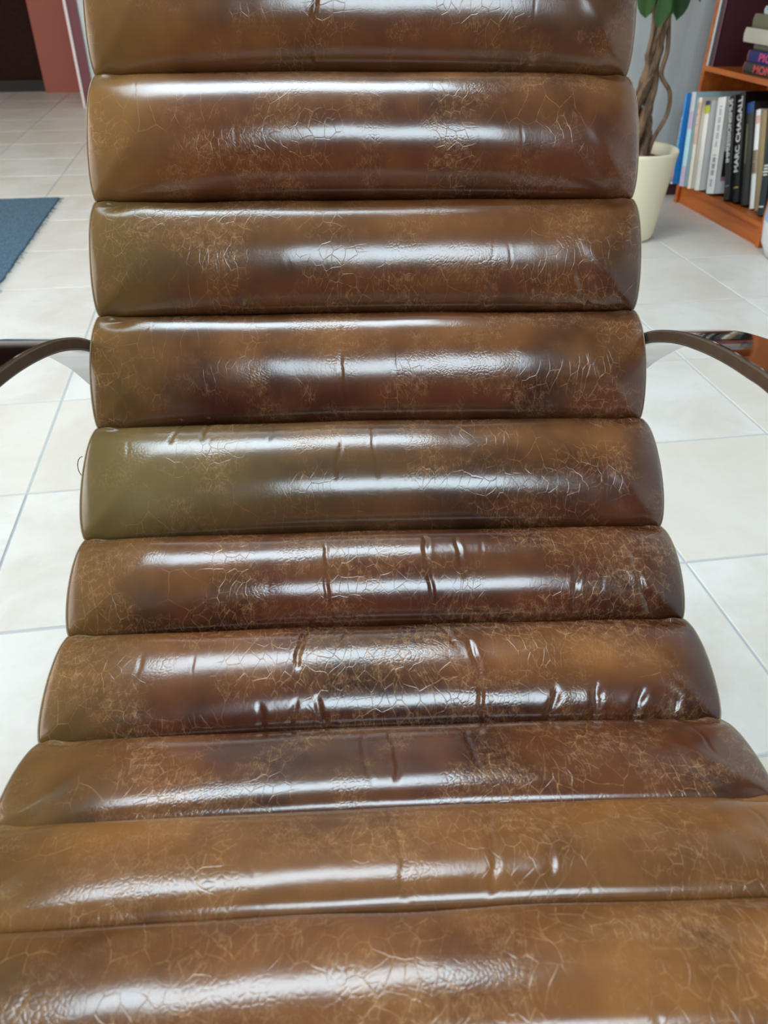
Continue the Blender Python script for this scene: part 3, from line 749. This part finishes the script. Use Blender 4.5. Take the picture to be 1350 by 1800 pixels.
def leaf(base, tip, roll_=0.0, wide=1.0):
    base = Vector(base); tip = Vector(tip); d = tip - base; L = d.length; xax = d.normalized()
    ref = Vector((0, -1, 0.3)); zax = (ref - xax * ref.dot(xax)).normalized(); yax = zax.cross(xax)
    Rm = Matrix((xax, yax, zax)).transposed() @ Matrix.Rotation(roll_, 3, 'X')
    o = bpy.data.objects.new('leaf', lm); COL.objects.link(o); o.parent = pl
    o.matrix_local = Matrix.LocRotScale(base, Rm.to_quaternion(), (L/0.13, L/0.13*wide, L/0.13))
# leaves whose tips hang into the picture
for (tx, tz, dx, dz, dy, rr, wd) in ((-0.055, 0.690, -0.02, 0.12, -0.05, 0.2, 1.0), (-0.015, 0.664, 0.01, 0.12, -0.07, -0.1, 0.9), (0.022, 0.690, 0.0, 0.13, -0.04, 0.3, 1.05), (0.056, 0.686, -0.01, 0.13, -0.06, -0.3, 1.15), (0.078, 0.705, -0.02, 0.13, -0.03, -0.5, 1.1), (0.137, 0.732, -0.03, 0.11, -0.02, 0.1, .6), (-0.035, 0.70, 0.02, 0.12, -0.02, 0.4, 1.1)):
    leaf((tx + dx, dy + 0.02, tz + dz), (tx, dy, tz), rr, wd)
g = random.Random(5)
for i in range(46):
    a = g.uniform(0, 2*PI); zz = g.uniform(0.84, 1.25); r0 = g.uniform(0.02, 0.14); L = g.uniform(.10, .15); dr = g.uniform(-.2, .7)
    b0 = Vector((0.03 + math.cos(a)*r0, math.sin(a)*r0, zz)); tp = b0 + Vector((math.cos(a)*math.cos(dr), math.sin(a)*math.cos(dr), -math.sin(dr)*.5)) * L
    leaf(b0, tp, g.uniform(-.5, .5), g.uniform(.8, 1.1))
for i in range(14):
    a = i * 2.399; b = bmesh.new()
    tube(b, catmull([(0.03, 0, 0.80 + 0.02*i), (0.03 + 0.05*math.cos(a), 0.05*math.sin(a), 0.87 + 0.022*i), (0.03 + 0.12*math.cos(a), 0.12*math.sin(a), 0.89 + 0.024*i)], 4), 0.003, 6)
    obj('leaf_stalk', b, M['bark'], pl, True)

# ------------------------------------------------------------------ rug
rug = empty('rug', (-1.90, 2.55, 0)); tag(rug, 'blue grey woven rug with frayed edges on the tiled floor', 'rug')
hx, hy = 1.098, 1.048
bm = bmesh.new(); nx, ny = 2, 70
# slightly uneven outline
def edge_pts():
    pts = []
    for i in range(ny + 1): pts.append((hx + random.uniform(-.0025, .0025), -hy + 2*hy*i/ny))
    for i in range(1, ny): pts.append((hx - 2*hx*i/ny, hy + random.uniform(-.0025, .0025)))
    for i in range(ny + 1): pts.append((-hx, hy - 2*hy*i/ny))
    for i in range(1, ny): pts.append((-hx + 2*hx*i/ny, -hy))
    return pts
ep = edge_pts()
r0 = [bm.verts.new((x, y, 0.0005)) for x, y in ep]; r1 = [bm.verts.new((x, y, 0.007)) for x, y in ep]; r2 = [bm.verts.new((x*0.998, y*0.998, 0.0085)) for x, y in ep]
m = len(ep)
for a, b in ((r0, r1), (r1, r2)):
    for i in range(m): bm.faces.new((a[i], a[(i+1) % m], b[(i+1) % m], b[i]))
bm.faces.new(r2); bm.faces.new(r0[::-1])
obj('weave', bm, M['rug'], rug)
fb = bmesh.new(); g = random.Random(3)
for i in range(90):
    y = g.uniform(-hy, hy); L = g.choice((.004, .006, .008, .012, .02)) ; dy = g.uniform(-.012, .012)
    tube(fb, [(hx - .003, y, .004), (hx + L*.6, y + dy*.5, .004), (hx + L, y + dy, .0015)], .0009, 4)
for i in range(60):
    x = g.uniform(0, hx); L = g.choice((.004, .006, .01))
    tube(fb, [(x, hy - .003, .004), (x + g.uniform(-.004, .004), hy + L, .002)], .0009, 4)
tube(fb, [(hx - .004, hy - .010, .005), (hx + .012, hy - .012, .006), (hx + .020, hy - .006, .003)], .0011, 4)
fr = obj('frayed_threads', fb, M['rug_thread'], rug); fr['kind'] = 'stuff'

# ------------------------------------------------------------------ white vessel in front of the bookcase's near end
vs = empty('white_jar', (1.838, 2.425, 0)); tag(vs, 'round white jar with a pale blue band at the right edge', 'jar')
bm = bmesh.new(); lathe(bm, [(0.075, 0), (0.095, 0.006), (0.118, 0.05), (0.128, 0.12), (0.126, 0.18), (0.112, 0.25), (0.085, 0.30), (0.080, 0.315), (0.074, 0.315), (0.072, 0.30)], 48)
obj('jar_body', bm, plain('white_glaze', (.62, .64, .66), .3, .03, 5), vs, True)
bm = bmesh.new()
prof_b = [(0.1292, 0.125), (0.1285, 0.16), (0.1225, 0.215)]
rings = [[bm.verts.new((r*math.cos(2*PI*k/48), r*math.sin(2*PI*k/48), z)) for k in range(48)] for r, z in prof_b]
for a, b in zip(rings, rings[1:]):
    for k in range(48): bm.faces.new((a[k], a[(k+1) % 48], b[(k+1) % 48], b[k]))
obj('blue_band', bm, plain('pale_blue_glaze', (.30, .42, .62), .3, .05, 10), vs, True)
bpy.context.view_layer.update()
